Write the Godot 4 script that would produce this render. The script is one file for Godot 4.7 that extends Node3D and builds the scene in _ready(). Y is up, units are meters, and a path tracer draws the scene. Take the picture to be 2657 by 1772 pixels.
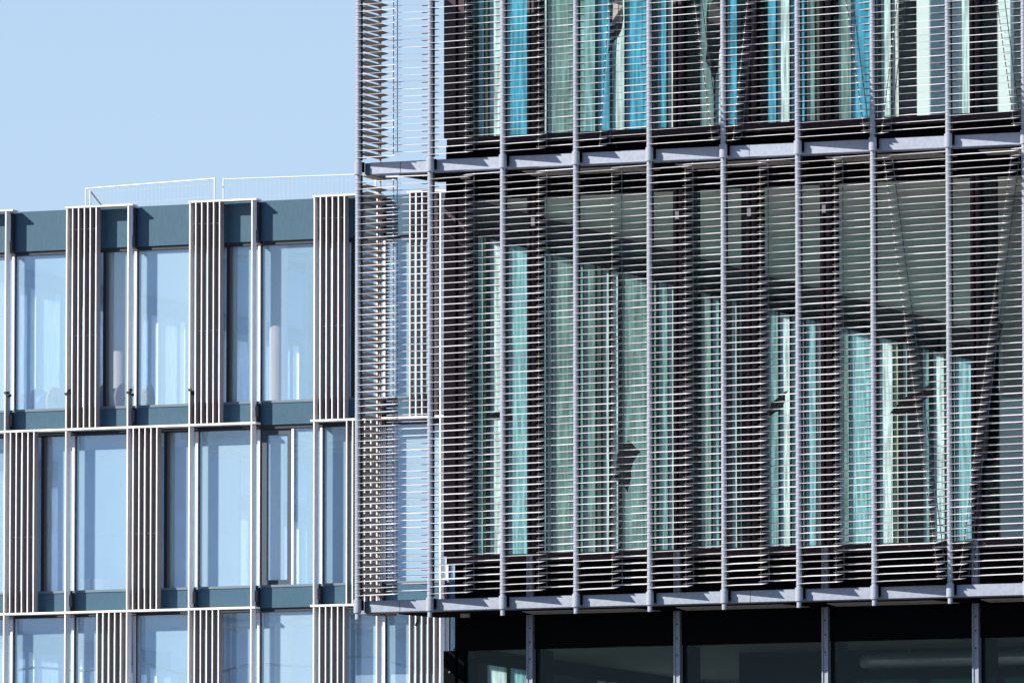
extends Node3D

# ---------------------------------------------------------------- helpers
var film_seed := 0
var used := {}
var M := {}
var rng := RandomNumberGenerator.new()

func numbered(parent: Node, called: String) -> String:
	var key := str(parent.get_instance_id()) + "/" + called
	var n: int = used.get(key, 0)
	used[key] = n + 1
	return called if n == 0 else "%s_%03d" % [called, n]

func S() -> SurfaceTool:
	var st := SurfaceTool.new()
	st.begin(Mesh.PRIMITIVE_TRIANGLES)
	st.set_smooth_group(-1)
	return st

func tri(st: SurfaceTool, a: Vector3, b: Vector3, c: Vector3):      # counter-clockwise seen from outside
	st.add_vertex(a); st.add_vertex(c); st.add_vertex(b)

func quad(st: SurfaceTool, a: Vector3, b: Vector3, c: Vector3, d: Vector3):
	tri(st, a, b, c); tri(st, a, c, d)

func hexa(st: SurfaceTool, p: Array):     # 0-3 bottom ring counter-clockwise seen from above, 4-7 the top ring
	quad(st, p[3], p[2], p[1], p[0]); quad(st, p[4], p[5], p[6], p[7])
	for i in 4:
		var j := (i + 1) % 4
		quad(st, p[i], p[j], p[j + 4], p[i + 4])

func box(st: SurfaceTool, x0: float, x1: float, y0: float, y1: float, z0: float, z1: float):
	hexa(st, [Vector3(x0, y0, z1), Vector3(x1, y0, z1), Vector3(x1, y0, z0), Vector3(x0, y0, z0),
		Vector3(x0, y1, z1), Vector3(x1, y1, z1), Vector3(x1, y1, z0), Vector3(x0, y1, z0)])

func bevel_box(st: SurfaceTool, x0: float, x1: float, y0: float, y1: float, z0: float, z1: float, b: float):   # upright member: its two front edges chamfered
	prism(st, [Vector2(x0, z0), Vector2(x0, z1 - b), Vector2(x0 + b, z1), Vector2(x1 - b, z1), Vector2(x1, z1 - b), Vector2(x1, z0)], y0, y1)

func prism(st: SurfaceTool, pts: Array, y0: float, y1: float):   # plan points (x, z) counter-clockwise as seen with z down the page
	var n := pts.size()
	var q := pts
	var area := 0.0
	for i in n:
		area += pts[i].x * pts[(i + 1) % n].y - pts[(i + 1) % n].x * pts[i].y
	if area > 0.0:
		q = pts.duplicate(); q.reverse()
	for i in n:
		var a: Vector2 = q[i]; var b: Vector2 = q[(i + 1) % n]
		quad(st, Vector3(a.x, y0, a.y), Vector3(b.x, y0, b.y), Vector3(b.x, y1, b.y), Vector3(a.x, y1, a.y))
	for i in range(1, n - 1):
		tri(st, Vector3(q[0].x, y1, q[0].y), Vector3(q[i].x, y1, q[i].y), Vector3(q[i + 1].x, y1, q[i + 1].y))
		tri(st, Vector3(q[0].x, y0, q[0].y), Vector3(q[i + 1].x, y0, q[i + 1].y), Vector3(q[i].x, y0, q[i].y))

func tube(st: SurfaceTool, a: Vector3, b: Vector3, r: float, n := 8, r2 := -1.0, caps := true):
	if r2 < 0.0: r2 = r
	var d := (b - a).normalized()
	var u := d.cross(Vector3(0.3, 0.9, 0.31)).normalized()
	if absf(d.y) > 0.9: u = Vector3(1, 0, 0)
	var v := d.cross(u).normalized()
	u = v.cross(d).normalized()
	st.set_smooth_group(1)
	for i in n:
		var t0 := TAU * i / n; var t1 := TAU * (i + 1) / n
		var e0 := u * cos(t0) + v * sin(t0); var e1 := u * cos(t1) + v * sin(t1)
		quad(st, a + e0 * r, a + e1 * r, b + e1 * r2, b + e0 * r2)
	st.set_smooth_group(-1)
	if caps:
		for i in n:
			var t0 := TAU * i / n; var t1 := TAU * (i + 1) / n
			var e0 := u * cos(t0) + v * sin(t0); var e1 := u * cos(t1) + v * sin(t1)
			tri(st, b, b + e0 * r2, b + e1 * r2)
			tri(st, a, a + e1 * r, a + e0 * r)

func lathe(st: SurfaceTool, prof: Array, n := 16, at := Vector3.ZERO):    # (radius, height) pairs from the bottom up
	for k in prof.size() - 1:
		var p: Vector2 = prof[k]; var q: Vector2 = prof[k + 1]
		st.set_smooth_group(-1 if absf(q.y - p.y) < 1e-5 else 1 + k)
		for i in n:
			var t0 := TAU * i / n; var t1 := TAU * (i + 1) / n
			var a := at + Vector3(p.x * cos(t0), p.y, -p.x * sin(t0)); var b := at + Vector3(p.x * cos(t1), p.y, -p.x * sin(t1))
			var c := at + Vector3(q.x * cos(t1), q.y, -q.x * sin(t1)); var d := at + Vector3(q.x * cos(t0), q.y, -q.x * sin(t0))
			if p.x < 1e-5: tri(st, a, c, d)
			elif q.x < 1e-5: tri(st, a, b, c)
			else: quad(st, a, b, c, d)
	st.set_smooth_group(-1)

func mesh_of(st: SurfaceTool) -> ArrayMesh:
	st.generate_normals()
	return st.commit()

func put(called: String, mesh: Mesh, mat: Material, parent: Node, at := Vector3.ZERO) -> MeshInstance3D:
	var o := MeshInstance3D.new()
	o.name = numbered(parent, called)
	o.mesh = mesh
	o.material_override = mat
	o.position = at
	parent.add_child(o, true)
	return o

func part(called: String, st: SurfaceTool, mat: Material, parent: Node) -> MeshInstance3D:
	return put(called, mesh_of(st), mat, parent)

func bx(called: String, mat: Material, parent: Node, x0: float, x1: float, y0: float, y1: float, z0: float, z1: float) -> MeshInstance3D:
	var st := S()
	var c := Vector3((x0 + x1) / 2, y0, (z0 + z1) / 2)
	box(st, x0 - c.x, x1 - c.x, 0, y1 - y0, z0 - c.z, z1 - c.z)
	return put(called, mesh_of(st), mat, parent, c)

func thing(called: String, label: String, category: String, at := Vector3.ZERO, group := "") -> Node3D:
	var o := Node3D.new()
	o.name = numbered(self, called)
	add_child(o, true)
	o.position = at
	tag(o, label, category, group)
	return o

func tag(o: Node, label: String, category: String, group := ""):
	o.set_meta("label", label)
	o.set_meta("category", category)
	if group: o.set_meta("group", group)

func lin(r: float, g: float, b: float) -> Color:
	return Color(r, g, b).linear_to_srgb()

func mat(called: String, c: Color, rough: float, metal := 0.0, spec := 0.5) -> StandardMaterial3D:
	var m := StandardMaterial3D.new()
	m.resource_name = called
	m.albedo_color = c; m.roughness = rough; m.metallic = metal; m.metallic_specular = spec
	M[called] = m
	return m

func noise_tex(freq: float, c0: Color, c1: Color, sd: int, stretch := false) -> NoiseTexture2D:
	var n := FastNoiseLite.new()
	n.seed = sd; n.frequency = freq; n.fractal_octaves = 4
	n.noise_type = FastNoiseLite.TYPE_SIMPLEX_SMOOTH
	var t := NoiseTexture2D.new()
	t.width = 512; t.height = 512; t.seamless = true; t.noise = n
	var g := Gradient.new()
	g.set_color(0, c0); g.set_color(1, c1)
	t.color_ramp = g
	return t

func grained(m: StandardMaterial3D, freq: float, lo: float, hi: float, scale: Vector3, sd: int):
	m.albedo_texture = noise_tex(freq, Color(lo, lo, lo), Color(hi, hi, hi), sd)
	m.uv1_triplanar = true; m.uv1_world_triplanar = true; m.uv1_scale = scale

func glass(called: String, c: Color, alpha: float, metal: float) -> StandardMaterial3D:
	var m := mat(called, Color(c.r, c.g, c.b, alpha), 0.03, metal)
	m.transparency = BaseMaterial3D.TRANSPARENCY_ALPHA
	return m

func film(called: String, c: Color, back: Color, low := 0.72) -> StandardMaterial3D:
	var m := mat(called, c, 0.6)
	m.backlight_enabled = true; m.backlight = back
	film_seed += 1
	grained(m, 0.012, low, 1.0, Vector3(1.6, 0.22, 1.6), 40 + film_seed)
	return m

# ---------------------------------------------------------------- sizes, in metres
const BAY := 0.78534       # between two posts of the louvre screen
const PITCH := 0.07035     # between two slats
const LOW := 8.0           # underside of the lower beam
const MID := 12.4          # underside of the middle beam
const TOP := 14.75         # how far up the screen is built
const ZG := -0.85          # glass line of the louvred building
const XW := 0.58           # its left wall
const ZL := -80.0          # fin line of the office block behind
const X0 := -42.247        # its first main fin
const HALF := 1.3365       # between two main fins

func _ready():
	rng.seed = 7
	# ------------------------------------------------------------ camera, sky, sun, exposure
	var cam := Camera3D.new()
	cam.name = "camera"
	cam.position = Vector3(36.5748, 2.0505, 84.6215)
	cam.rotation = Vector3(0.0938147, 0.3914914, 0)
	cam.fov = 4.2284
	cam.near = 1.0; cam.far = 3000.0
	add_child(cam)
	cam.current = true

	var env := Environment.new()
	env.background_mode = Environment.BG_SKY
	var sky_mat := ProceduralSkyMaterial.new()
	sky_mat.sky_top_color = lin(0.06, 0.15, 0.36)
	sky_mat.sky_horizon_color = lin(0.362, 0.475, 0.575)
	sky_mat.sky_curve = 0.26
	sky_mat.ground_horizon_color = lin(0.36, 0.36, 0.36)
	sky_mat.ground_bottom_color = lin(0.25, 0.25, 0.25)
	var sky := Sky.new()
	sky.sky_material = sky_mat
	env.sky = sky
	env.tonemap_mode = Environment.TONE_MAPPER_LINEAR
	env.tonemap_exposure = 1.75
	env.sdfgi_enabled = true; env.ssao_enabled = true; env.ssil_enabled = true
	var we := WorldEnvironment.new()
	we.name = "world_environment"
	we.environment = env
	add_child(we)

	var sun := DirectionalLight3D.new()
	sun.name = "sun"
	sun.light_energy = 1.6
	sun.light_color = Color(1.0, 0.965, 0.91)
	sun.light_angular_distance = 0.5
	sun.shadow_enabled = true
	sun.look_at_from_position(Vector3(-1.0, 0.83, 0.98), Vector3.ZERO)
	add_child(sun)

	make_materials()
	make_ground()
	make_office_block()
	make_louvred_building()
	make_screen()
	make_shutters()
	make_roof_fence()
	make_small_things()

func make_materials():
	grained(mat("asphalt", lin(0.13, 0.128, 0.124), 0.9), 0.02, 0.8, 1.0, Vector3(0.3, 0.3, 0.3), 3)
	# office block
	grained(mat("fin_white", lin(0.86, 0.83, 0.84), 0.45), 0.03, 0.88, 1.0, Vector3(1.5, 0.2, 1.5), 31)
	mat("fin_grey", lin(0.21, 0.19, 0.195), 0.5)
	mat("fin_dark", lin(0.20, 0.19, 0.21), 0.5)
	grained(mat("spandrel_teal", lin(0.025, 0.086, 0.142), 0.4), 0.03, 0.88, 1.0, Vector3(0.9, 0.25, 0.9), 5)
	mat("frame_dark", lin(0.010, 0.014, 0.022), 0.5)
	mat("frame_light", lin(0.72, 0.70, 0.74), 0.45)
	mat("jamb_olive", lin(0.42, 0.46, 0.36), 0.7)
	mat("sill_metal", lin(0.10, 0.15, 0.19), 0.5)
	mat("bracket", lin(0.09, 0.085, 0.09), 0.6)
	mat("tape_black", lin(0.008, 0.008, 0.009), 0.5)
	grained(mat("plaster_sky_tint", lin(0.47, 0.63, 0.92), 0.85), 0.01, 0.88, 1.0, Vector3(0.2, 0.2, 0.2), 8)  # blue of the reflected sky is put into the wall colour
	mat("ceiling_sky_tint", lin(0.62, 0.76, 0.98), 0.9)  # same sky blue painted into the ceilings
	mat("column_white", lin(0.84, 0.85, 0.86), 0.8)
	mat("frame_navy", lin(0.028, 0.046, 0.072), 0.5)
	grained(mat("floor_screed", lin(0.66, 0.68, 0.74), 0.9), 0.02, 0.8, 1.0, Vector3(0.4, 0.4, 0.4), 9)
	mat("services_grey", lin(0.45, 0.50, 0.58), 0.5)
	glass("glass_blue", lin(0.52, 0.78, 1.0), 0.06, 0.26)
	glass("glass_blue_pale", lin(0.56, 0.80, 1.0), 0.09, 0.25)
	glass("glass_blue_clear", lin(0.48, 0.75, 1.0), 0.04, 0.20)
	film("film_white", lin(0.93, 0.95, 0.96), Color(1.58, 1.60, 1.60), 0.92)
	film("film_blue", lin(0.88, 0.92, 0.97), Color(0.95, 1.02, 1.10), 0.86)
	mat("roof_gravel", lin(0.30, 0.29, 0.28), 0.95)
	# louvred building
	grained(mat("galvanised", lin(0.275, 0.315, 0.40), 0.48, 0.3), 0.025, 0.90, 1.0, Vector3(1.2, 1.2, 1.2), 11)
	mat("steel_tube", lin(0.31, 0.335, 0.40), 0.30, 0.1)
	mat("slat_aluminium", lin(0.76, 0.745, 0.79), 0.4, 0.1)
	grained(mat("slat_dull", lin(0.64, 0.62, 0.65), 0.45, 0.1), 0.05, 0.8, 1.0, Vector3(1, 1, 1), 33)
	mat("slat_bright", lin(0.84, 0.825, 0.87), 0.36, 0.1)
	mat("slat_shaded", lin(0.24, 0.235, 0.235), 0.5, 0.1)  # darker copy of the slat colour, shade painted onto the side return
	mat("tab_dark", lin(0.02, 0.02, 0.024), 0.6)
	mat("rod_steel", lin(0.10, 0.085, 0.07), 0.5, 0.2)
	mat("underplate", lin(0.34, 0.31, 0.28), 0.7)
	mat("hole_black", lin(0.004, 0.004, 0.004), 0.9)
	mat("fascia_black", lin(0.004, 0.005, 0.006), 0.95, 0.0, 0.12)
	mat("mullion_purple", lin(0.055, 0.042, 0.052), 0.7, 0.0, 0.25)
	glass("glass_clear", lin(0.5, 0.6, 0.6), 0.05, 0.0)
	glass("glass_green", lin(0.01, 0.09, 0.08), 0.06, 0.0).metallic_specular = 0.24
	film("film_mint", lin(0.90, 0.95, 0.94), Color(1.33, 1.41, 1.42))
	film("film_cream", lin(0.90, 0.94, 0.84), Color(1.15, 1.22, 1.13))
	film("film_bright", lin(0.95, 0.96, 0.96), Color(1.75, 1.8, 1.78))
	film("lit_wall_sheet", lin(0.70, 0.82, 0.80), Color(1.02, 1.09, 1.09))  # wall strips drawn as translucent sheets so they look lit
	film("sky_sheet_low", lin(0.85, 0.95, 0.96), Color(1.02, 1.17, 1.19))  # paler sky behind the lower glass, painted on a translucent sheet
	film("sky_sheet", lin(0.70, 0.90, 0.97), Color(0.86, 1.13, 1.19))  # sky seen through tinted glass, painted on a translucent sheet
	film("film_teal", lin(0.80, 0.92, 0.92), Color(1.0, 1.12, 1.125))
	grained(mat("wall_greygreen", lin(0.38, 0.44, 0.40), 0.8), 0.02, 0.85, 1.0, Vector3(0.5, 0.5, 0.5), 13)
	grained(mat("ceiling_greygreen", lin(0.90, 0.85, 0.72), 0.85), 0.012, 0.8, 1.0, Vector3(0.15, 0.15, 0.5), 14)
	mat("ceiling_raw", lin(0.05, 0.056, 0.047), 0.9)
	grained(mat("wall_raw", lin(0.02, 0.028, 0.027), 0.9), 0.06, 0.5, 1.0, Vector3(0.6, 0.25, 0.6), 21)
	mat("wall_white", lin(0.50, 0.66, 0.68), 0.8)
	mat("floor_grey", lin(0.80, 0.80, 0.77), 0.8)
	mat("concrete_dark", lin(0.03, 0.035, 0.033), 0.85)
	grained(mat("foil_black", lin(0.006, 0.007, 0.008), 0.4), 0.05, 0.6, 1.0, Vector3(3, 3, 3), 15)
	mat("duct_metal", lin(0.22, 0.28, 0.28), 0.3, 0.6)
	mat("wire", lin(0.60, 0.62, 0.66), 0.5, 0.3)
	mat("drum_wood", lin(0.42, 0.31, 0.22), 0.8)
	mat("cable_blue", lin(0.02, 0.08, 0.40), 0.5)
	mat("cable_orange", lin(0.55, 0.30, 0.16), 0.5)
	mat("teal_dark", lin(0.02, 0.05, 0.05), 0.6)
	mat("glint_white", lin(0.80, 0.80, 0.80), 0.5)

func make_ground():
	var st := S()
	quad(st, Vector3(-1500, 0, 1500), Vector3(1500, 0, 1500), Vector3(1500, 0, -1500), Vector3(-1500, 0, -1500))
	var o := part("ground", st, M.asphalt, self)
	o.set_meta("kind", "structure")

# ---------------------------------------------------------------- the office block with the white fins
func fin_x(k: float) -> float: return X0 + HALF * k

func make_office_block():
	var b := thing("office_block", "pale glass office block with white vertical fins and teal bands, on the left", "building", Vector3(-36, 0, ZL))
	b.position = Vector3.ZERO
	var ROOF := 21.80
	var strips := [21.817, 17.408, 13.792, 10.18]       # cap and the thin white strips between storeys
	var K0 := -2
	var K1 := 9
	var xl := -44.75
	var xr := fin_x(K1)
	var zb := ZL - 22.0
	# fins: storey, first fin, number of fins
	var groups := [{1: 6, 3: 6, 5: 6, 7: 0}, {0: 6, 2: 6}, {3: 6}]
	var fin_top := [strips[0] - 0.025, strips[1] - 0.025, strips[2] - 0.025]
	var fin_bot := [strips[1] + 0.025, strips[2] + 0.025, strips[3] + 0.025]
	var fin_meshes := []
	var nose_meshes := []
	var thin_meshes := []
	for s in 3:
		var st := S()
		bevel_box(st, -0.0155, 0.0155, 0, fin_top[s] - fin_bot[s], -0.2, 0, 0.004)
		fin_meshes.append(mesh_of(st))
		st = S()
		bevel_box(st, -0.011, 0.011, 0, fin_top[s] - fin_bot[s], -0.19, 0, 0.003)
		thin_meshes.append(mesh_of(st))
		st = S()
		bevel_box(st, -0.0125, 0.0125, 0.0, fin_top[s] - fin_bot[s], -0.010, 0.003, 0.003)
		nose_meshes.append(mesh_of(st))
	var GAP := 0.128
	for s in 3:
		for k in range(K0, K1 + 1):
			var x := fin_x(k)
			if x < xl: continue
			put("fin", fin_meshes[s], M.fin_white, b, Vector3(x, fin_bot[s], ZL))
		var starts: Array = []
		if s == 0: starts = [fin_x(1), fin_x(3), fin_x(5), fin_x(7) - 0.64]
		if s == 1: starts = [fin_x(0), fin_x(2), fin_x(6) - 0.64]
		if s == 2: starts = [fin_x(2) - 0.64, fin_x(3), fin_x(5), fin_x(7) - 0.64]
		for x in starts:
			for i in range(0, 6):
				var fx: float = x + GAP * i
				var clash := false
				for k in range(K0, K1 + 1):
					if absf(fin_x(k) - fx) < 0.05: clash = true
				if clash: continue
				var f := put("fin", thin_meshes[s], M.fin_grey, b, Vector3(fx, fin_bot[s], ZL))
				put("fin_nose", nose_meshes[s], M.fin_white, f)
			# thin tie rods through a group of fins
			for f in [0.42, 0.905]:
				if s != 0 and f > 0.9: continue
				var r := S()
				tube(r, Vector3(x, 0, 0), Vector3(x + GAP * 5, 0, 0), 0.006, 6)
				put("tie_rod", mesh_of(r), M.frame_light, b, Vector3(0, lerpf(fin_bot[s], fin_top[s], f), ZL - 0.10))
	# horizontal strips in front of the fins
	for w in [[fin_x(-1), fin_x(0) + 0.16], [fin_x(1) - 0.03, fin_x(2) + 0.10], [fin_x(3) - 0.03, fin_x(4) + 0.10], [fin_x(5) - 0.03, fin_x(6) + 0.04], [fin_x(7) - 0.70, fin_x(8)]]:
		bx("cap_strip", M.fin_white, b, w[0], w[1], strips[0] - 0.026, strips[0] + 0.006, ZL - 0.24, ZL + 0.012)
	for s in [1, 2]:
		for w in [[fin_x(-1) - 0.6, fin_x(4) + 0.09], [fin_x(5) - 0.07, fin_x(9)]]:
			bx("strip", M.fin_white, b, w[0], w[1], strips[s] - 0.021, strips[s] + 0.019, ZL - 0.24, ZL + 0.012)
	# brackets that hold the main fins, with scraps of black tape and darker lower ends
	for k in range(0, K1):
		var x := fin_x(k)
		for s in 2:
			bx("bracket", M.bracket, b, x - 0.012, x + 0.05, fin_top[s] - 0.82, fin_top[s] - 0.58, ZL - 0.27, ZL - 0.16) if s == 0 else null
			bx("bracket", M.bracket, b, x - 0.012, x + 0.055, fin_bot[s] + 0.10, fin_bot[s] + 0.32, ZL - 0.27, ZL - 0.15)
			bx("bracket_arm", M.frame_dark, b, x - 0.02, x + 0.02, fin_bot[s] + 0.02, fin_bot[s] + 0.38, ZL - 0.33, ZL - 0.205)
	for k in [0, 1, 2, 3]:
		var x := fin_x(k)
		bx("dark_end", M.fin_dark, b, x - 0.019, x + 0.019, fin_bot[0], fin_bot[0] + 0.70 - 0.02 * k, ZL - 0.198, ZL - 0.004)
		var t := S()
		var y: float = fin_bot[0] + 0.70 - 0.02 * k
		for i in 5:
			var a := Vector3(x + 0.026 + rng.randf_range(-0.01, 0.03), y + rng.randf_range(-0.05, 0.08), ZL + 0.004 - 0.04 * i)
			box(t, a.x - 0.045, a.x + 0.012, a.y - 0.02, a.y + 0.025, a.z - 0.022, a.z + 0.016)
		part("tape", t, M.tape_black, b)
	# storeys: floor slab zones, spandrels, windows
	var win := [[17.86, 20.93], [14.245, 17.31], [10.63, 13.72]]
	for s in 3:
		var y0: float = win[s][0]
		var y1: float = win[s][1]
		var above: float = ROOF if s == 0 else win[s - 1][0] - 0.05
		for k in range(K0, K1):
			var x := maxf(fin_x(k), xl)
			var x1 := fin_x(k + 1)
			if x1 < xl: continue
			# spandrel panel over the window
			bx("spandrel", M.spandrel_teal, b, x + 0.012, x1 - 0.012, y1 + 0.075, above, ZL - 0.36, ZL - 0.30)
			bx("transom", M.frame_dark, b, x, x1, y1, y1 + 0.072, ZL - 0.46, ZL - 0.34)
			bx("sill", M.sill_metal, b, x + 0.03, x1 - 0.03, y0 - 0.048, y0, ZL - 0.46, ZL - 0.285)
			window_bay(b, s, k, x, x1, y0, y1)
	bx("spandrel", M.spandrel_teal, b, xl, xr, 9.3, win[2][0] - 0.05, ZL - 0.36, ZL - 0.30)
	# dark steel posts behind the fins, in front of the spandrels
	for k in range(K0 + 1, K1 + 1):
		var x := fin_x(k)
		if x < xl: continue
		for s in 3:
			var y1b: float = win[s][1] + 0.074
			var yt: float = (ROOF - 0.03) if s == 0 else win[s - 1][0] - 0.06
			bx("steel_post", M.frame_dark, b, x - 0.02, x + 0.065, y1b, yt, ZL - 0.298, ZL - 0.205)
	# inside: slabs, walls, columns, services
	var floors := [[21.25, 21.75], [17.40, 17.80], [13.80, 14.18], [10.18, 10.56]]
	for i in 4:
		var f: Array = floors[i]
		bx("slab", M.ceiling_sky_tint if i < 3 else M.floor_screed, b, xl, xr, f[0], f[1], zb, ZL - 0.47)
		if i > 0: bx("floor_finish", M.floor_screed, b, xl + 0.2, xr, f[1] + 0.003, f[1] + 0.02, zb + 0.2, ZL - 0.49)
	bx("roof_deck", M.roof_gravel, b, xl, xr, 21.752, 21.79, zb, ZL - 0.37)
	for i in 3:
		bx("added_back_pane", M.glass_clear, b, xl, xr, floors[i + 1][1], floors[i][0], zb - 0.02, zb - 0.005)  # unseen rear glazing, added so sky light fills the rooms
	for i in 12:
		bx("added_back_mullion", M.frame_light, b, xl + 1.2 * i, xl + 1.2 * i + 0.08, 10.0, 21.25, zb - 0.15, zb - 0.021)
	bx("end_wall", M.plaster_sky_tint, b, xr, xr + 0.2, 9.0, 21.75, zb, ZL - 0.30)
	bx("lower_storeys", M.plaster_sky_tint, b, xl, xr, 0.0, 9.3, zb, ZL - 0.5)
	# the left side wall, seen through the windows: mullions, clear strips and sheeted windows
	for s in 3:
		var yb: float = floors[s + 1][1] + 0.02
		var yt: float = floors[s][0]
		var head: float = yt - 0.34
		bx("side_head", M.plaster_sky_tint, b, xl, xl + 0.22, head, yt - 0.004, zb, ZL - 0.48)
		bx("side_reveal", M.services_grey, b, xl + 0.222, xl + 0.26, head - 0.03, head + 0.07, zb, ZL - 0.6)
		var z := ZL - 0.6
		var n := 0
		while z > zb + 0.4:
			var w: float = [0.34, 0.80, 0.26, 1.0, 0.5][n % 5]
			var what: String = ["film_white", "film_blue", "film_white", "film_blue", "film_blue"][n % 5]
			bx("side_mullion", M.plaster_sky_tint, b, xl, xl + 0.24, yb, head, z - 0.16, z)
			bx("side_sheet", M[what], b, xl + 0.232, xl + 0.238, yb, head, z - 0.16 - w, z - 0.16)
			z -= 0.16 + w
			n += 1
	# round columns
	for q in [[-40.94, -2.6, 0], [-37.30, -2.2, 0], [-37.39, -2.2, 1], [-37.26, -2.4, 2], [-34.1, -6.0, 0], [-33.9, -6.0, 1], [-41.2, -7.0, 2]]:
		var c := S()
		var i: int = q[2]
		var yb: float = floors[i + 1][1] + 0.02
		lathe(c, [Vector2(0.0, 0), Vector2(0.185, 0), Vector2(0.185, floors[i][0] - yb - 0.004), Vector2(0.0, floors[i][0] - yb - 0.004)], 28)
		put("column", mesh_of(c), M.column_white, b, Vector3(q[0], yb, ZL + q[1]))
	# inner partition walls and door openings
	bx("partition", M.plaster_sky_tint, b, -38.9, -38.75, floors[1][1] + 0.02, floors[0][0] - 0.004, ZL - 14.0, ZL - 7.0)
	bx("partition", M.plaster_sky_tint, b, -43.2, -39.2, floors[2][1] + 0.02, floors[1][0] - 0.004, ZL - 4.65, ZL - 4.5)
	bx("partition", M.plaster_sky_tint, b, -39.0, -33.5, floors[2][1] + 0.02, floors[1][0] - 0.004, ZL - 7.65, ZL - 7.5)
	bx("partition", M.plaster_sky_tint, b, -40.9, -36.9, floors[3][1] + 0.02, floors[2][0] - 0.004, ZL - 5.15, ZL - 5.0)
	bx("door_frame", M.services_grey, b, -40.7, -40.63, floors[3][1] + 0.02, floors[3][1] + 2.3, ZL - 4.995, ZL - 4.94)
	bx("door_frame", M.services_grey, b, -39.65, -39.58, floors[3][1] + 0.02, floors[3][1] + 2.3, ZL - 4.995, ZL - 4.94)
	bx("door_frame", M.services_grey, b, -40.63, -39.65, floors[3][1] + 2.23, floors[3][1] + 2.3, ZL - 4.995, ZL - 4.94)
	bx("board_joint", M.services_grey, b, -43.2, -39.2, 15.62, 15.635, ZL - 4.497, ZL - 4.49)
	# cable trays and pipes under the ceilings
	for q in [[-39.6, -34.0, 0, -3.4], [-39.3, -33.6, 1, -2.6], [-39.4, -33.6, 2, -3.0], [-39.6, -33.8, 1, -4.2]]:
		var i: int = q[2]
		var yt: float = floors[i][0] - 0.2
		bx("cable_tray", M.services_grey, b, q[0], q[1], yt - 0.06, yt, ZL + q[3] - 0.3, ZL + q[3])
		for j in 3:
			var t := S()
			var zz: float = ZL + q[3] + 0.25 + 0.22 * j
			tube(t, Vector3(q[0] + 0.3 * j, yt + 0.05, zz), Vector3(q[1], yt + 0.02, zz + 0.1), 0.03 + 0.012 * j, 10)
			part("service_pipe", t, M.frame_light if j == 1 else M.services_grey, b)
		for j in 4:
			var x: float = q[0] + 0.7 + 1.35 * j
			bx("ceiling_beam", M.services_grey, b, x - 0.06, x + 0.06, floors[i][0] - 0.16, floors[i][0] - 0.004, ZL - 9.0, ZL - 1.2)

func window_bay(b: Node3D, s: int, k: int, x: float, x1: float, y0: float, y1: float):
	# mullion at the main fin: pale outer cap, dark web, olive inner jamb
	var z := ZL - 0.42
	bx("mullion_cap", M.frame_light, b, x - 0.022, x + 0.022, y0 + 0.004, y1 - 0.004, z + 0.02, z + 0.065)
	bx("mullion_web", M.frame_dark, b, x - 0.03, x + 0.036, y0 + 0.002, y1 - 0.002, z - 0.05, z + 0.019)
	bx("inner_jamb", M.jamb_olive, b, x - 0.05, x + 0.055, y0 + 0.003, y1 - 0.003, z - 0.16, z - 0.052)
	var extra := -1.0
	if s == 0 and k in [1, 3, 5]: extra = 0.66
	if s == 1 and k in [0, 2]: extra = 0.66
	var cuts := [x + 0.037]
	if extra > 0:
		bx("mullion_dark", M.frame_dark, b, x + extra - 0.03, x + extra + 0.03, y0 + 0.002, y1 - 0.002, z - 0.06, z + 0.06)
		bx("mullion_cap", M.bracket, b, x + extra + 0.035, x + extra + 0.08, y0 + 0.004, y1 - 0.004, z + 0.01, z + 0.05)
		bx("inner_jamb", M.jamb_olive, b, x + extra - 0.02, x + extra + 0.10, y0 + 0.003, y1 - 0.003, z - 0.16, z - 0.062)
		cuts += [x + extra - 0.031, x + extra + 0.081]
	if s == 1 and k == 4:        # narrow opening light in a dark frame, then a pale mullion
		var f := S()
		box(f, x + 0.04, x + 0.16, y0 + 0.004, y1 - 0.004, z - 0.04, z + 0.03)
		box(f, x + 0.60, x + 0.69, y0 + 0.004, y1 - 0.004, z - 0.04, z + 0.03)
		box(f, x + 0.161, x + 0.599, y1 - 0.12, y1 - 0.004, z - 0.04, z + 0.03)
		box(f, x + 0.161, x + 0.599, y0 + 0.004, y0 + 0.10, z - 0.04, z + 0.03)
		part("opening_light_frame", f, M.frame_navy, b)
		bx("mullion_cap", M.frame_light, b, x + 0.70, x + 0.745, y0 + 0.004, y1 - 0.004, z + 0.02, z + 0.06)
		bx("pane", M[["glass_blue", "glass_blue_pale", "glass_blue_clear"][(k * 5 + s * 7) % 3]], b, x + 0.162, x + 0.598, y0 + 0.101, y1 - 0.121, z - 0.012, z - 0.002)
		bx("pane", M[["glass_blue", "glass_blue_pale", "glass_blue_clear"][(k * 5 + s * 7) % 3]], b, x + 0.746, x1 - 0.031, y0 + 0.004, y1 - 0.004, z - 0.012, z - 0.002)
		return
	cuts.append(x1 - 0.031)
	for i in range(0, cuts.size(), 2):
		bx("pane", M[["glass_blue", "glass_blue_pale", "glass_blue_clear"][(k * 5 + s * 7) % 3]], b, cuts[i], cuts[i + 1], y0 + 0.004, y1 - 0.004, z - 0.012, z - 0.002)

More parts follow.
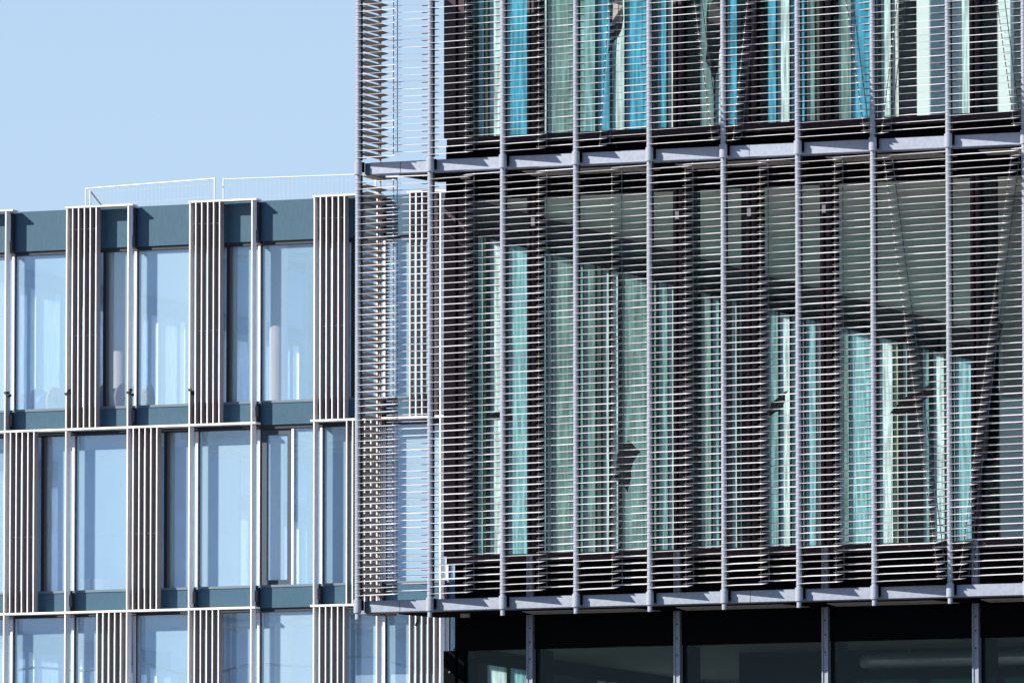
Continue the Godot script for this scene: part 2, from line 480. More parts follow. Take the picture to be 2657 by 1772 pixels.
# ---------------------------------------------------------------- the louvred building
func side_wall(b: Node3D, list: Array, y0: float, head: float, yt: float, z_end: float):
	# the building's left wall seen from inside: what fills it, strip by strip, going away from the glass front
	bx("side_beam", M.concrete_dark, b, XW + 0.02, XW + 0.16, head, yt - 0.003, z_end, ZG - 0.12)
	bx("side_beam_lip", M.fascia_black, b, XW + 0.161, XW + 0.21, head - 0.05, head + 0.10, z_end, ZG - 0.35)
	var last := -ZG + 0.46
	for q in list:
		var a: float = q[0]
		var e: float = q[1]
		if a - last > 0.01:
			bx("side_post", M.concrete_dark, b, XW + 0.02, XW + 0.152, y0, head - 0.002, -a, -last)
		var t: String = q[2]
		if t == "wall_greygreen" or t == "concrete_dark" or t == "wall_white":
			bx("side_panel", M[t], b, XW + 0.03, XW + 0.148, y0, head - 0.002, -e, -a)
		else:
			bx("side_sheet", M[t], b, XW + 0.140, XW + 0.146, y0, head - 0.002, -e + 0.021, -a)
			bx("side_edge", M.concrete_dark, b, XW + 0.02, XW + 0.150, y0, head - 0.004, -e - 0.001, -e + 0.02)
		last = e

func make_louvred_building():
	var b := thing("louvred_building", "dark glazed office building behind the aluminium louvre screen, filling the right of the photo", "building")
	var XR := 9.2
	var ZB := -17.2
	# floor slabs and black fascias; y ranges of fascia between the glazed rows
	bx("soffit_slab", M.fascia_black, b, XW + 0.12, XR, 7.72, 8.50, ZB, ZG - 0.10)
	bx("soffit_slab", M.fascia_black, b, XW + 0.01, XR, 12.27, 12.74, ZB, ZG - 0.10)
	bx("roof_slab", M.fascia_black, b, XW, XR, 16.6, 17.1, ZB, ZG - 0.10)
	bx("fascia", M.fascia_black, b, XW + 0.10, XR, 7.655, 8.52, ZG - 0.098, ZG + 0.02)
	bx("fascia", M.fascia_black, b, XW, XR, 12.205, 12.745, ZG - 0.098, ZG + 0.02)
	bx("fascia", M.fascia_black, b, XW, XR, 16.5, 17.1, ZG - 0.098, ZG + 0.02)
	for y in [8.522, 12.747]:
		bx("sill_frame", M.mullion_purple, b, XW + 0.02, XR, y, y + 0.085, ZG - 0.07, ZG + 0.05)
	# decks between screen and glass, their left edges running to the building's corner
	for y in [8.0, 12.4]:
		var st := S()
		prism(st, [Vector2(0.345, -0.17), Vector2(0.50, ZG + 0.019), Vector2(XR, ZG + 0.019), Vector2(XR, -0.17)], y - 0.01, y + 0.05)
		part("deck", st, M.fascia_black, b)
	# ceilings, floors, unseen back and right glazing added to let sky light in
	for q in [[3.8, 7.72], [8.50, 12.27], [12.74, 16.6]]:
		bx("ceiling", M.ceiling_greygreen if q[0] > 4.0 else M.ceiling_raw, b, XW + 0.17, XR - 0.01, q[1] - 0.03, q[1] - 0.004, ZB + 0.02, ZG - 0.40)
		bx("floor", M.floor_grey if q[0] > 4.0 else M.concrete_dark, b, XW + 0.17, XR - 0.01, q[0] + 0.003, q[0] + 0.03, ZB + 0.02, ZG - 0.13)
		bx("added_back_pane", M.glass_clear, b, XW, XR, q[0], q[1], ZB - 0.02, ZB - 0.005)
		bx("added_right_pane", M.glass_clear, b, XR + 0.01, XR + 0.02, q[0], q[1], ZB, ZG + 0.02)
		for i in 6:
			bx("added_back_mullion", M.mullion_purple, b, XW + 1.7 * i, XW + 1.7 * i + 0.07, q[0], q[1], ZB - 0.12, ZB - 0.021)
			bx("added_right_mullion", M.mullion_purple, b, XR + 0.021, XR + 0.10, q[0], q[1], ZB + 3.2 * i, ZB + 3.2 * i + 0.07)
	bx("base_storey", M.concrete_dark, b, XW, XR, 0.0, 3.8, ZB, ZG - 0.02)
	# corner column, with its bolt heads, and a second mullion beside it
	for q in [[3.8, 7.654], [8.608, 12.204], [12.833, 16.49]]:
		var cm: StandardMaterial3D = M.mullion_purple if q[0] > 5.0 else M.fascia_black
		bx("corner_post", cm, b, XW - 0.02, XW + 0.105, q[0], q[1], ZG - 0.14, ZG + 0.03)
		bx("corner_return", cm, b, XW + 0.14, XW + 0.20, q[0], q[1], ZG - 0.10, ZG + 0.03)
		bx("inner_corner", M.fascia_black, b, XW + 0.02, XW + 0.158, q[0], q[1], ZG - 0.45, ZG - 0.145)
		var y: float = q[0] + 0.2
		while y < minf(q[1], 14.6):
			if y > 7.0:
				var s := S()
				tube(s, Vector3(0, 0, 0), Vector3(0, 0, 0.008), 0.011, 8)
				put("bolt", mesh_of(s), M.bracket, b, Vector3(XW + 0.045, y, ZG + 0.03))
			y += 0.215
	# mullions in front of the glass: two flanges with a dark groove between them
	for q in [[1.478, 1.552, 0.05], [3.055, 3.145, 0.14], [3.836, 3.925, 0.05], [4.62, 4.715, 0.05], [6.20, 6.285, 0.15]]:
		for y in [[8.608, 12.204], [12.833, 16.49]]:
			var w: float = (q[1] - q[0]) * 0.36
			bx("mullion", M.mullion_purple, b, q[0], q[0] + w, y[0], y[1], ZG - 0.02, ZG + 0.055)
			bx("mullion", M.mullion_purple, b, q[1] - w, q[1], y[0], y[1], ZG - 0.02, ZG + 0.055)
			bx("mullion_groove", M.fascia_black, b, q[0] + w + 0.001, q[1] - w - 0.001, y[0], y[1], ZG - 0.02, ZG + 0.02)
			bx("mullion_return", M.fascia_black, b, q[0] + 0.01, q[1] + q[2], y[0], y[1], ZG - 0.11, ZG - 0.036)
	# black columns inside, close to the glass
	for q in [[3.72, 3.83]]:
		bx("inner_column", M.fascia_black, b, q[0], q[1], 8.53, 12.235, ZG - 0.16, ZG - 0.112)
	bx("inner_column", M.fascia_black, b, 3.14, 3.20, 12.76, 16.5, ZG - 0.16, ZG - 0.112)
	bx("inner_column", M.fascia_black, b, 3.72, 3.99, 12.76, 16.5, ZG - 0.16, ZG - 0.112)
	# panes between the mullions
	var xs := [XW + 0.201, 1.478, 1.552, 3.055, 3.145, 3.836, 3.925, 4.62, 4.715, 6.20, 6.285, 7.76, 7.84, XR]
	for i in range(0, xs.size(), 2):
		for y in [[8.608, 12.204], [12.833, 16.49]]:
			bx("pane", M.glass_green, b, xs[i] + 0.001, xs[i + 1] - 0.001, y[0], y[1], ZG - 0.034, ZG - 0.024)
	bx("mullion", M.mullion_purple, b, 7.76, 7.84, 8.608, 12.204, ZG - 0.02, ZG + 0.055)
	bx("mullion", M.mullion_purple, b, 7.76, 7.84, 12.833, 16.49, ZG - 0.02, ZG + 0.055)
	# small latch plates on the mullions, their sun glints painted as white
	for x in [1.545, 3.10, 3.87, 4.665]:
		bx("latch_plate", M.glint_white, b, x - 0.019, x + 0.019, 11.905, 11.985, ZG + 0.058, ZG + 0.066)
	# lower row of glass, with the galvanised posts that carry the screen
	var posts := [1.478, 3.06, 4.632, 6.207]
	var px := [XW + 0.201]
	for x in posts:
		px += [x - 0.002, x + 0.075]
	px += [7.78, 7.84, XR]
	for i in range(0, px.size() - 1, 2):
		bx("pane", M.glass_green, b, px[i], px[i + 1], 3.9, 7.654, ZG - 0.034, ZG - 0.024)
	for x in posts:
		var st := S()
		box(st, x, x + 0.014, 4.0, 8.60, ZG - 0.01, ZG + 0.075)
		box(st, x + 0.0145, x + 0.052, 4.0, 8.60, ZG + 0.0, ZG + 0.064)
		box(st, x + 0.0525, x + 0.066, 4.0, 8.60, ZG - 0.01, ZG + 0.075)
		var p := part("steel_post", st, M.galvanised, b)
		bx("post_backing", M.fascia_black, b, x + 0.005, x + 0.14, 3.9, 7.65, ZG - 0.3, ZG - 0.036)
		var h := S()
		for y in [8.52, 8.44, 8.34, 8.12, 7.86, 7.72, 7.55, 7.18, 6.9]:
			tube(h, Vector3(x + 0.034, y, ZG + 0.06), Vector3(x + 0.034, y, ZG + 0.0665), 0.009, 10)
		part("bolt_hole", h, M.hole_black, p)
	# side walls of the three storeys
	var F := "film_mint"; var G := "film_teal"; var W := "lit_wall_sheet"; var Y := "film_cream"; var K := "concrete_dark"; var B := "film_bright"; var C := "sky_sheet"; var P := "sky_sheet_low"
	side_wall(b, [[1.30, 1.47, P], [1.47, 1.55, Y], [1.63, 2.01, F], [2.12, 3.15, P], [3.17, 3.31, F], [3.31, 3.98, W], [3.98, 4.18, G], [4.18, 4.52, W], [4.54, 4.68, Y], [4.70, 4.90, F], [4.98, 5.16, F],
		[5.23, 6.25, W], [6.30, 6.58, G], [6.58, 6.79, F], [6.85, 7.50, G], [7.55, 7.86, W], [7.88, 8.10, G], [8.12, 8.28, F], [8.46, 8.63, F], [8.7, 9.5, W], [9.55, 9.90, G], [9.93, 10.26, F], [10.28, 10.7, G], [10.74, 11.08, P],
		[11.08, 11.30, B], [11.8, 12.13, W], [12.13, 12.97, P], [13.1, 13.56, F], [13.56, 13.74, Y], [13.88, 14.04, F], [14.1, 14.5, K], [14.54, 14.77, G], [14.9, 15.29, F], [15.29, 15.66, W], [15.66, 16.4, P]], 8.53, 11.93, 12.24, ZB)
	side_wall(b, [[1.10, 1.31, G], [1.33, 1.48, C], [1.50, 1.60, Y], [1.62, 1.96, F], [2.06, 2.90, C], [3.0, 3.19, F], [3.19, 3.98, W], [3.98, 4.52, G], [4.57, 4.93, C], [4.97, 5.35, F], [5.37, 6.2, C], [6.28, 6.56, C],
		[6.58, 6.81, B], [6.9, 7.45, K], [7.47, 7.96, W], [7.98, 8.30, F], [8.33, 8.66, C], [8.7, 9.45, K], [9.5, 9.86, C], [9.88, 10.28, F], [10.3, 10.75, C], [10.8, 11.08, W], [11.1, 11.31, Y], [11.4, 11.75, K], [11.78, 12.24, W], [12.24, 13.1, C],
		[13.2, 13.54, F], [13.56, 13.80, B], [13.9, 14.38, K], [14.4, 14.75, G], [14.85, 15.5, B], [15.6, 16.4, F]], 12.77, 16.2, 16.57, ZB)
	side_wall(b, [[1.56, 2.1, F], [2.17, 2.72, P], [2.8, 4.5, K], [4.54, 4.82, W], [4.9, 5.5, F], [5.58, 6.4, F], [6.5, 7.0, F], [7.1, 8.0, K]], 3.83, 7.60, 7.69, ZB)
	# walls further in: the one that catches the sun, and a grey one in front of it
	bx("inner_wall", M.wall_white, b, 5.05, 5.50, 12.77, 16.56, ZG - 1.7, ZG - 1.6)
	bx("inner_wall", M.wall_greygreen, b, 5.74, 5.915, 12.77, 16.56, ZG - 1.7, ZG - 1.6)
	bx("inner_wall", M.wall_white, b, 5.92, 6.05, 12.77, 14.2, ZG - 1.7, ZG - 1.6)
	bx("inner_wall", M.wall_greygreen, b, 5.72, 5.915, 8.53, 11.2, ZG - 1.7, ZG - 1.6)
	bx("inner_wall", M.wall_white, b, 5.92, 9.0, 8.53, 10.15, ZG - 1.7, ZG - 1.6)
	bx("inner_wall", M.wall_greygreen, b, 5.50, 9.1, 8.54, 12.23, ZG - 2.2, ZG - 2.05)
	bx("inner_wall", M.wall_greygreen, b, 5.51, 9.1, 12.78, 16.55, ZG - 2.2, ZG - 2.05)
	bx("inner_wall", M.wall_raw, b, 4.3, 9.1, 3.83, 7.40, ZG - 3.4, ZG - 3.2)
	bx("inner_beam", M.fascia_black, b, 3.0, 9.1, 7.22, 7.684, ZG - 2.3, ZG - 1.9)
	bx("inner_column", M.concrete_dark, b, 2.62, 2.74, 3.83, 7.5, ZG - 1.3, ZG - 1.15)
	bx("column_plate", M.teal_dark, b, 2.62, 2.80, 7.52, 7.68, ZG - 1.3, ZG - 1.15)

# ---------------------------------------------------------------- the screen's frame: beams, posts, collars
func make_screen():
	var f := thing("screen_frame", "galvanised steel frame of tube posts and two beams that carries the louvre shutters", "facade frame")
	for y in [LOW, MID]:
		# beam pieces, butted with open joints
		var ends := [-0.045, 0.432, 4.175, 7.8]
		for i in 3:
			var st := S()
			var x0: float = ends[i] + (0.15 if i == 0 else 0.003)
			var x1: float = ends[i + 1] - 0.003
			var b := 0.006
			# channel section: front plate with rounded edges, top and bottom flanges
			var prof := [Vector2(-0.15, 0.0), Vector2(-b, 0.0), Vector2(0, b), Vector2(0, 0.12 - b), Vector2(-b, 0.12), Vector2(-0.15, 0.12)]
			for k in prof.size():
				var p: Vector2 = prof[k]; var q: Vector2 = prof[(k + 1) % prof.size()]
				quad(st, Vector3(x0, p.y, p.x), Vector3(x1, p.y, p.x), Vector3(x1, q.y, q.x), Vector3(x0, q.y, q.x))
			for k in range(1, prof.size() - 1):
				tri(st, Vector3(x1, prof[0].y, prof[0].x), Vector3(x1, prof[k + 1].y, prof[k + 1].x), Vector3(x1, prof[k].y, prof[k].x))
				tri(st, Vector3(x0, prof[0].y, prof[0].x), Vector3(x0, prof[k].y, prof[k].x), Vector3(x0, prof[k + 1].y, prof[k + 1].x))
			put("beam", mesh_of(st), M.galvanised, f, Vector3(0, y, 0))
		bx("corner_block", M.spandrel_teal, f, 0.045, 0.104, y + 0.004, y + 0.116, -0.06, -0.004)
		bx("side_beam", M.galvanised, f, -0.03, 0.035, y, y + 0.118, -0.55, -0.05)
		bx("side_beam_end", M.underplate, f, -0.028, 0.14, y + 0.002, y + 0.03, -0.60, -0.552)
		bx("side_beam_plate", M.underplate, f, -0.026, 0.10, y - 0.006, y - 0.001, -0.40, -0.05)
		# perforated plates under the deck
		var runs := [[1.62, 2.97], [3.26, 4.55], [4.85, 6.12], [6.45, 7.7]]
		for q in runs:
			var st := S()
			prism(st, [Vector2(q[0], -0.62), Vector2(q[0] + 0.06, -0.18), Vector2(q[1] - 0.10, -0.18), Vector2(q[1] + 0.02, -0.62)], y - 0.018, y - 0.012)
			var p := put("perforated_plate", mesh_of(st), M.underplate, f)
			var h := S()
			var n := 0
			var x: float = q[0] + 0.12
			while x < q[1] - 0.12:
				if n % 2: tube(h, Vector3(x, y - 0.0195, -0.34), Vector3(x, y - 0.0181, -0.34), 0.013, 10)
				else: box(h, x - 0.025, x + 0.025, y - 0.0195, y - 0.0181, -0.46, -0.44)
				x += 0.17
				n += 1
			part("slot", h, M.hole_black, p)
		bx("deck_cleat", M.underplate, f, 0.93 + 0.03, 1.05, y - 0.05, y - 0.011, -0.34, -0.30)
		bx("slab_hanger", M.galvanised, f, 0.5, XW + 0.15, y + 0.06, y + 0.11, -0.5, -0.16)
	# tube posts made of spacer rings, one pair of rings to a slat pitch
	var lowrun := S()
	ringed_tube(lowrun, LOW + 0.125, MID - 0.004)
	var low_mesh := mesh_of(lowrun)
	var toprun := S()
	ringed_tube(toprun, MID + 0.125, TOP)
	var top_mesh := mesh_of(toprun)
	var st := S()
	box(st, 0.012, 0.036, LOW + 0.14, MID - 0.01, -0.034, -0.018)  # dark bar behind the right side of each tube
	var low_bar := mesh_of(st)
	st = S()
	box(st, 0.012, 0.036, MID + 0.14, TOP, -0.034, -0.018)
	var top_bar := mesh_of(st)
	st = S()
	lathe(st, [Vector2(0.0, 0), Vector2(0.036, 0), Vector2(0.039, 0.004), Vector2(0.039, 0.103), Vector2(0.0385, 0.1035), Vector2(0.0385, 0.105), Vector2(0.039, 0.1055), Vector2(0.039, 0.131), Vector2(0.036, 0.135), Vector2(0.0, 0.135)], 28)
	var collar := mesh_of(st)
	st = S()
	lathe(st, [Vector2(0.0, 0), Vector2(0.022, 0), Vector2(0.0235, 0.002), Vector2(0.0235, 0.06), Vector2(0.0, 0.06)], 20)
	var stub := mesh_of(st)
	st = S()
	box(st, -0.012, 0.045, 0.03, 0.13, -0.062, -0.034)
	var lug := mesh_of(st)
	st = S()
	tube(st, Vector3(0.012, 0, 0.018), Vector3(0.015, 0, 0.030), 0.007, 8)
	var screw := mesh_of(st)
	for i in 10:
		var at := Vector3(i * BAY, 0, 0.066)
		put("dark_bar", low_bar, M.tab_dark, put("post", low_mesh, M.steel_tube, f, at))
		put("dark_bar", top_bar, M.tab_dark, put("post", top_mesh, M.steel_tube, f, at))
		for y in [LOW, MID]:
			var c := put("collar", collar, M.steel_tube, f, at + Vector3(0, y - 0.006, 0))
			put("lug", lug, M.fascia_black, c)
			if y == MID: put("screw", screw, M.hole_black, c, Vector3(0, -0.014, 0))
		put("post_foot", stub, M.steel_tube, f, at + Vector3(0, LOW - 0.068, 0))
	st = S()
	tube(st, Vector3(0, LOW + 0.13, -0.50), Vector3(0, TOP, -0.50), 0.010, 8)
	part("side_rail", st, M.underplate, f)

func ringed_tube(st: SurfaceTool, y0: float, y1: float):
	var prof := [Vector2(0.0, y0), Vector2(0.0265, y0)]
	# rings sit where the slats of the two leaves clamp round the tube
	var base := 12.31 if y1 < 12.5 else 12.56
	var levels := []
	for n in range(-60, 40):
		levels.append(base + n * PITCH - 0.004)
		levels.append(base + 0.043 + n * PITCH - 0.004)
	levels.sort()
	for y in levels:
		if y < y0 + 0.02 or y > y1 - 0.02: continue
		prof.append_array([Vector2(0.0265, y - 0.006), Vector2(0.0235, y - 0.0055), Vector2(0.0235, y - 0.003), Vector2(0.0295, y - 0.0025), Vector2(0.0295, y + 0.0065), Vector2(0.0265, y + 0.007)])
	prof.append_array([Vector2(0.0265, y1), Vector2(0.0, y1)])
	lathe(st, prof, 14)

# ---------------------------------------------------------------- the shutters
# A leaf hangs on its post like a flag: slats with the outer edge turned down, a clamp ring on the tube, a small cleat beneath and one rod near the tips.
var slat_cache := {}
func slat_mesh(length: float, dir: float, rod: float) -> ArrayMesh:
	var key := "%d %d" % [roundi(length * 1000), roundi(dir)]
	if slat_cache.has(key): return slat_cache[key]
	var st := S()
	var t := 0.0035
	var a := 0.018
	var e := length
	# section (z, y): outer edge low with a small rounded nose, inner edge high
	var sec := [Vector2(0.024, 0.0), Vector2(0.0255, 0.0015), Vector2(0.024, 0.003), Vector2(-0.077, 0.0205), Vector2(-0.077, 0.0175)]
	var n := sec.size()
	var tip := func(z: float) -> float: return e
	for k in n:
		var p: Vector2 = sec[k]; var q: Vector2 = sec[(k + 1) % n]
		var p0 := Vector3(dir * a, p.y, p.x); var p1 := Vector3(dir * tip.call(p.x), p.y, p.x)
		var q0 := Vector3(dir * a, q.y, q.x); var q1 := Vector3(dir * tip.call(q.x), q.y, q.x)
		if dir > 0: quad(st, p0, p1, q1, q0)
		else: quad(st, p1, p0, q0, q1)
	for k in range(1, n - 1):
		for end in 2:
			var x: float = dir * (a if end == 0 else e)
			var u := Vector3(x, sec[0].y, sec[0].x); var v := Vector3(x, sec[k].y, sec[k].x); var w := Vector3(x, sec[k + 1].y, sec[k + 1].x)
			if (end == 1) == (dir > 0): tri(st, u, w, v)
			else: tri(st, u, v, w)
	# nub that grips the rod
	box(st, rod * dir - 0.007, rod * dir + 0.007, 0.007, 0.0125, -0.018, -0.006)
	var m := mesh_of(st)
	slat_cache[key] = m
	return m

var cleat_mesh: ArrayMesh

func leaf(label: String, group: String, post: Vector3, dir: float, turn: float, y_first: float, rows: int, len_bottom: float, len_top: float, y_bottom: float, y_top: float):
	var s := thing("louvre_shutter", label, "louvre shutter", Vector3(post.x, y_first, post.z), group)
	s.rotation.y = turn
	var rod_in := 0.045 if dir > 0 else 0.10
	var first := Vector3.ZERO
	var last := Vector3.ZERO
	var cl := S()
	for r in rows:
		var y := y_first + r * PITCH
		var l := lerpf(len_bottom, len_top, clampf((y - y_bottom) / (y_top - y_bottom), 0, 1))
		l = maxf(l, 0.09)
		var rod := maxf(l - rod_in, 0.045)
		var sl := put("slat", slat_mesh(snappedf(l, 0.001), dir, rod), M.slat_shaded if absf(turn) > 1.0 else [M.slat_aluminium, M.slat_dull, M.slat_bright][rng.randi() % 3], s, Vector3(0, r * PITCH + rng.randf_range(-0.0007, 0.0007), 0))
		sl.rotation = Vector3(rng.randf_range(-0.03, 0.03), 0, rng.randf_range(-0.0025, 0.0025))
		if r == 0: first = Vector3(dir * rod, 0.002, -0.013)
		if r == rows - 1: last = Vector3(dir * rod, r * PITCH + 0.016, -0.013)
		# cleat under the slat
		box(cl, dir * 0.060 - 0.030, dir * 0.060 + 0.030, r * PITCH - 0.0075, r * PITCH - 0.0045, -0.026, 0.012)
	var ro := S()
	tube(ro, first, last, 0.0046, 8)
	part("rod", ro, M.rod_steel, s)
	var c := part("cleat_row", cl, M.tab_dark, s)
	c.set_meta("kind", "stuff")

func make_shutters():
	var turn := deg_to_rad(-9.0)
	var names := ["corner bay", "second bay from the corner", "third bay from the corner", "fourth bay from the corner", "fifth bay from the corner", "sixth bay from the corner", "seventh bay from the corner", "eighth bay from the corner", "ninth bay from the corner"]
	# length of the left leaf at the bottom and the top of its storey; the right leaf makes up the rest
	var low := [[0.455, 0.455], [0.455, 0.455], [0.455, 0.455], [0.455, 0.455], [0.45, 0.45], [0.455, 0.455], [0.455, 0.455], [0.755, 0.158], [0.14, 0.755]]
	var up := [[0.455, 0.455], [0.455, 0.455], [0.455, 0.455], [0.314, 0.64], [0.76, 0.15], [0.15, 0.67], [0.79, 0.15], [0.14, 0.72], [0.77, 0.15]]
	var total := [0.91, 0.90, 0.90, 0.88, 0.905, 0.90, 0.90, 0.895, 0.89]
	var group := "aluminium louvre shutters hung on the screen posts"
	for i in 9:
		var pl := Vector3(i * BAY, 0, 0.066)
		var pr := Vector3((i + 1) * BAY, 0, 0.066)
		var tl := turn
		var tr := turn
		if i == 0: tr = deg_to_rad(3.0)
		for s in 2:
			var q: Array = low[i] if s == 0 else up[i]
			var where := "below middle beam" if s == 0 else "above middle beam"
			var kind := "aluminium slat shutter"
			if absf(q[0] - q[1]) > 0.1: kind = "slat shutter with slanting tips"
			var y0 := 8.163 if s == 0 else 12.56
			var rows := 60 if s == 0 else 31
			var yb := 8.16 if s == 0 else 12.56
			var yt := 12.35 if s == 0 else 16.75
			leaf("%s, left leaf, %s, %s" % [kind, names[i], where], group, pl, 1.0, tl, y0, rows, q[0], q[1], yb, yt)
			leaf("%s, right leaf, %s, %s" % [kind, names[i], where], group, pr, -1.0, tr, y0 + 0.037, rows, total[i] - q[0], total[i] - q[1], yb, yt)
	# the side return: short slats running back from the corner post
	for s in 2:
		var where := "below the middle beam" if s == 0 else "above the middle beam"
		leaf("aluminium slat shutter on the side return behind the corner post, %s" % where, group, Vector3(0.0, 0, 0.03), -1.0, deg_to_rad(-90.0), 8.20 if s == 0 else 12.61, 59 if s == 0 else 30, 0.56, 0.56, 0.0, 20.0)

# ---------------------------------------------------------------- things on the roof and inside
func make_roof_fence():
	var ends := [[Vector3(-46.75, 21.82, -93.35), Vector3(-43.40, 21.82, -92.62), "mesh fence panel on the roof, the left one, with a diagonal brace"],
		[Vector3(-43.30, 21.82, -92.85), Vector3(-39.90, 21.82, -93.10), "mesh fence panel on the roof, the right one, running behind the corner post"]]
	for q in ends:
		var a: Vector3 = q[0]; var b: Vector3 = q[1]
		var p := thing("fence_panel", q[2], "fence panel", a, "temporary mesh fence panels on the roof")
		var d := b - a
		for e in [0.0, 1.0]:
			var st := S()
			tube(st, d * e, d * e + Vector3(0, 2.0, 0), 0.015, 10)
			part("upright", st, M.wire, p)
		for y in [0.12, 1.98]:
			var st := S()
			tube(st, d * 0.004 + Vector3(0, y, 0), d * 0.996 + Vector3(0, y, 0), 0.012, 10)
			part("rail", st, M.wire, p)
		var w := S()
		for i in 34:
			var at := d * ((i + 0.5) / 34.0)
			tube(w, at + Vector3(0, 0.14, 0), at + Vector3(0, 1.96, 0), 0.0009, 4, -1.0, false)
		for i in 7:
			tube(w, Vector3(0, 0.25 + 0.27 * i, 0), d + Vector3(0, 0.25 + 0.27 * i, 0), 0.0009, 4, -1.0, false)
		var m := part("wire_mesh", w, M.wire, p)
		m.set_meta("kind", "stuff")
		if q == ends[0]:
			var st := S()
			tube(st, d * 0.02 + Vector3(0.07, 0, 0.05), d * 0.02 + Vector3(0.07, 1.93, 0.05), 0.018, 8)
			part("second_upright", st, M.wire, p)
			st = S()
			tube(st, d * 0.03 + Vector3(0.05, 1.90, 0.05), d * 0.03 + Vector3(1.55, 0.05, -0.1), 0.016, 8)
			part("brace", st, M.bracket, p)

func drum(label: String, at: Vector3, r: float, w: float, turn: float, cable: StandardMaterial3D):
	var d := thing("cable_drum", label, "cable drum", at, "cable drums inside the top storey")
	d.rotation.y = turn
	for e in [-1.0, 1.0]:
		var st := S()
		tube(st, Vector3(e * w / 2 - 0.02, r, 0), Vector3(e * w / 2 + 0.02, r, 0), r, 26)
		part("flange", st, M.drum_wood, d)
	var c := S()
	tube(c, Vector3(-w / 2 + 0.021, r, 0), Vector3(w / 2 - 0.021, r, 0), r * 0.72, 24)
	part("cable_winding", c, cable, d)
	c = S()
	tube(c, Vector3(-w / 2 - 0.03, r, 0), Vector3(w / 2 + 0.03, r, 0), 0.05, 10)
	part("hub", c, M.frame_dark, d)

func ragged(label: String, at: Vector3, pts: Array, sd: int, mt: Material = null):
	# a torn sheet: outline in metres, crumpled and a few millimetres thick
	var r := RandomNumberGenerator.new()
	r.seed = sd
	var poly := PackedVector2Array()
	for i in pts.size():
		var a: Vector2 = pts[i]; var b: Vector2 = pts[(i + 1) % pts.size()]
		poly.append(a)
		for j in range(1, 4):
			poly.append(a.lerp(b, j / 4.0) + Vector2(r.randf_range(-0.012, 0.012), r.randf_range(-0.012, 0.012)))
	var idx := Geometry2D.triangulate_polygon(poly)
	var st := S()
	var deep := func(p: Vector2) -> float: return 0.018 * sin(p.x * 31.0 + sd) * cos(p.y * 23.0)
	for i in range(0, idx.size(), 3):
		var q := []
		for j in 3:
			var p := poly[idx[i + j]]
			q.append(Vector3(p.x, p.y, deep.call(p)))
		var n: Vector3 = (q[1] - q[0]).cross(q[2] - q[0])
		if n.z < 0: q = [q[0], q[2], q[1]]
		tri(st, q[0], q[1], q[2])
		var back := Vector3(0, 0, -0.003)
		tri(st, q[0] + back, q[2] + back, q[1] + back)
	var o := put("torn_sheet", mesh_of(st), mt if mt else M.foil_black, self, at)
	tag(o, label, "torn sheet")

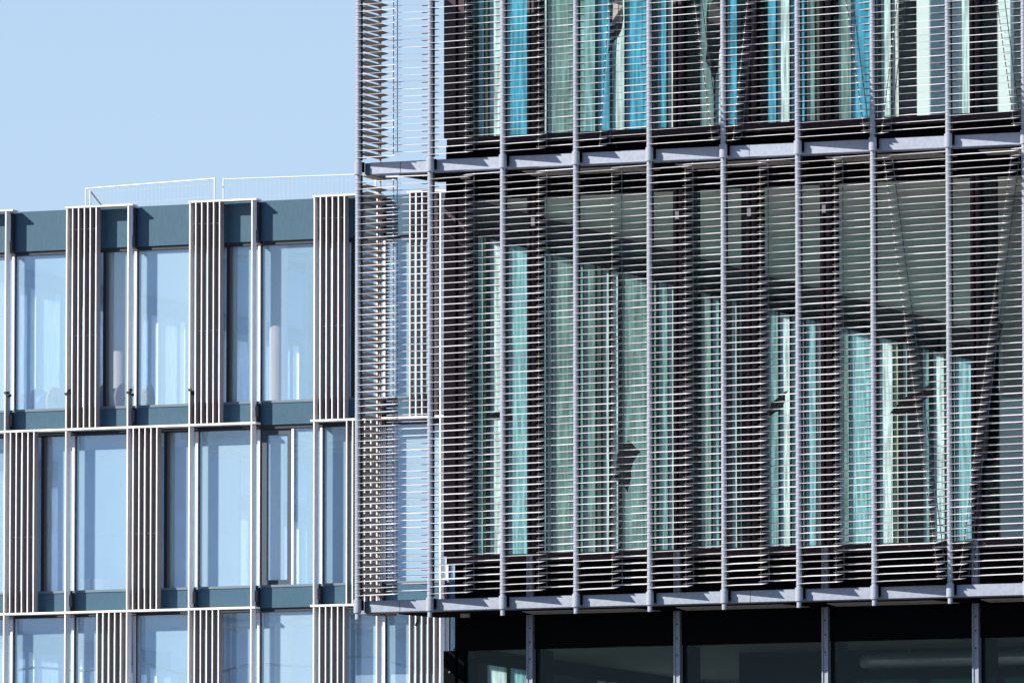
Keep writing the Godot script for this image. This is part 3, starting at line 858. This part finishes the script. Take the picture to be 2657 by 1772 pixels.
func make_small_things():
	drum("blue cable drum on the top floor, partly behind the leftmost group of white fins", Vector3(-42.15, 17.82, ZL - 1.75), 0.30, 0.42, deg_to_rad(-12), M.cable_blue)
	drum("blue cable drum on the top floor, right of the leftmost group of white fins", Vector3(-40.68, 17.82, ZL - 1.75), 0.31, 0.44, deg_to_rad(-8), M.cable_blue)
	drum("orange cable drum on the top floor, behind the second single fin", Vector3(-40.02, 17.82, ZL - 1.65), 0.29, 0.34, deg_to_rad(10), M.cable_orange)
	# ventilation duct behind the lowest glass
	var d := thing("ventilation_duct", "round spiral ventilation duct under the ceiling of the lowest storey, bottom right", "duct", Vector3(4.50, 7.545, ZG - 1.45))
	var st := S()
	tube(st, Vector3(0.12, 0, 0), Vector3(3.2, 0, 0), 0.075, 24)
	part("pipe", st, M.duct_metal, d)
	st = S()
	for i in 7:
		var t0 := PI / 2 * i / 7.0; var t1 := PI / 2 * (i + 1) / 7.0
		tube(st, Vector3(0.12 - 0.12 * sin(t0), 0, -0.12 + 0.12 * cos(t0)), Vector3(0.12 - 0.12 * sin(t1), 0, -0.12 + 0.12 * cos(t1)), 0.074, 24, 0.074, false)
	tube(st, Vector3(0, 0, -0.12), Vector3(0, 0, -0.4), 0.074, 24)
	part("elbow", st, M.duct_metal, d)
	for i in 17:
		st = S()
		tube(st, Vector3(0.20 + 0.13 * i, -0.012, 0), Vector3(0.212 + 0.13 * i, 0.0, 0), 0.079, 24)
		part("seam", st, M.duct_metal, d)
	for i in 3:
		st = S()
		tube(st, Vector3(0.5 + 0.9 * i, 0.08, 0), Vector3(0.5 + 0.9 * i, 0.14, 0), 0.006, 6)
		part("hanger", st, M.bracket, d)
	# foil wrapped pipe
	var fo := thing("foil_wrapped_pipe", "crumpled silver foil wrapped pipe above the duct at the right edge", "pipe", Vector3(6.0, 7.55, ZG - 1.6))
	st = S()
	var prev := Vector3.ZERO
	var pr := 0.03
	for i in 16:
		var nx := Vector3(0.09 * (i + 1), -0.012 * (i + 1) + rng.randf_range(-0.012, 0.012), rng.randf_range(-0.01, 0.01))
		var nr := rng.randf_range(0.045, 0.062)
		tube(st, prev, nx, pr, 9, nr, i == 0 or i == 15)
		prev = nx; pr = nr
	part("foil", st, M.duct_metal, fo)
	# torn black sheeting behind the louvres
	ragged("black torn strip slanting across the window in the eighth bay from the corner", Vector3(5.42, 9.88, ZG + 0.10), [Vector2(-0.05, 0.0), Vector2(0.12, 0.0), Vector2(0.40, 0.18), Vector2(0.36, 0.27), Vector2(0.08, 0.14)], 3)
	ragged("black torn sheet hanging by the mullion in the ninth bay from the corner", Vector3(6.30, 9.60, ZG + 0.10), [Vector2(-0.06, -0.3), Vector2(0.08, -0.2), Vector2(0.14, 0.75), Vector2(0.26, 1.12), Vector2(0.06, 1.18), Vector2(0.0, 0.6)], 5)
	ragged("black torn sheet dangling in the window of the fourth bay from the corner", Vector3(2.46, 9.45, ZG - 0.10), [Vector2(-0.10, -0.1), Vector2(0.05, -0.25), Vector2(0.10, 0.05), Vector2(0.18, 0.15), Vector2(0.06, 0.27), Vector2(-0.05, 0.2)], 7)
	ragged("black torn scrap on the pale sheeted window in the second bay from the corner", Vector3(1.13, 9.30, ZG - 0.12), [Vector2(-0.12, 0.32), Vector2(-0.02, 0.12), Vector2(0.02, -0.02), Vector2(0.14, -0.06), Vector2(0.10, 0.12), Vector2(-0.02, 0.24)], 9)
	ragged("black torn scrap above another on the pale window in the second bay", Vector3(1.13, 10.02, ZG - 0.12), [Vector2(-0.14, 0.0), Vector2(-0.02, -0.05), Vector2(0.12, -0.06), Vector2(0.10, 0.08), Vector2(0.0, 0.06)], 11)
	ragged("black torn scrap on the window sheet in the seventh bay from the corner", Vector3(4.06, 9.95, ZG - 0.12), [Vector2(-0.12, -0.06), Vector2(0.08, 0.02), Vector2(0.15, 0.22), Vector2(0.02, 0.14)], 13)
	ragged("dark torn sheet in the upper window of the fourth bay from the corner", Vector3(2.34, 13.86, ZG - 0.12), [Vector2(-0.06, -0.25), Vector2(0.10, 0.0), Vector2(0.12, 0.5), Vector2(-0.02, 0.45), Vector2(0.0, 0.1)], 17)
	ragged("dark torn sheet in the upper window of the fifth bay from the corner", Vector3(3.42, 13.6, ZG - 0.12), [Vector2(-0.08, -0.1), Vector2(0.02, -0.3), Vector2(0.10, 0.1), Vector2(0.08, 0.55), Vector2(-0.06, 0.5)], 19)
	var pk := thing("sun_patch_box", "white box added in place of a sunlit patch behind the second wide window of the middle row", "box", Vector3(-42.08, 14.202, ZL - 3.9))
	var pb := S()  # added box, drawn where a patch of sun brightens the wall
	bevel_box(pb, -0.24, 0.24, 0.0, 0.52, -0.18, 0.18, 0.008)
	part("box_body", pb, M.column_white, pk)
	bx("tape_band", M.drum_wood, pk, -0.03, 0.03, 0.002, 0.523, -0.17, 0.1815)
	bx("lid_flap", M.column_white, pk, -0.245, 0.0, 0.524, 0.53, -0.18, 0.18)
	# strap that dangles below the deck at the building's corner
	var s := S()
	tube(s, Vector3(0, 0, 0), Vector3(-0.03, -0.07, 0.0), 0.011, 6)
	tag(put("strap", mesh_of(s), M.tape_black, self, Vector3(0.40, 7.965, -0.55)), "short black strap dangling from the deck edge at the building's lower left corner", "strap")
	# added tube that draws a dark wavy reflection across the third storey's windows
	var c := thing("reflection_tube", "dark wavy tube standing for a reflection in the lowest windows of the office block", "cable", Vector3(-42.5, 13.0, ZL - 0.9))
	st = S()
	var pv := Vector3(0, -0.35, 0)
	for i in range(1, 61):
		var x := i * 0.16
		var p := Vector3(x, -0.30 + 0.16 * sin(x * 1.9) * cos(x * 0.7 + 0.6), 0.05 * sin(x * 2.3))
		tube(st, pv, p, 0.028, 8, 0.028, false)
		pv = p
	part("reflection_run", st, M.teal_dark, c)
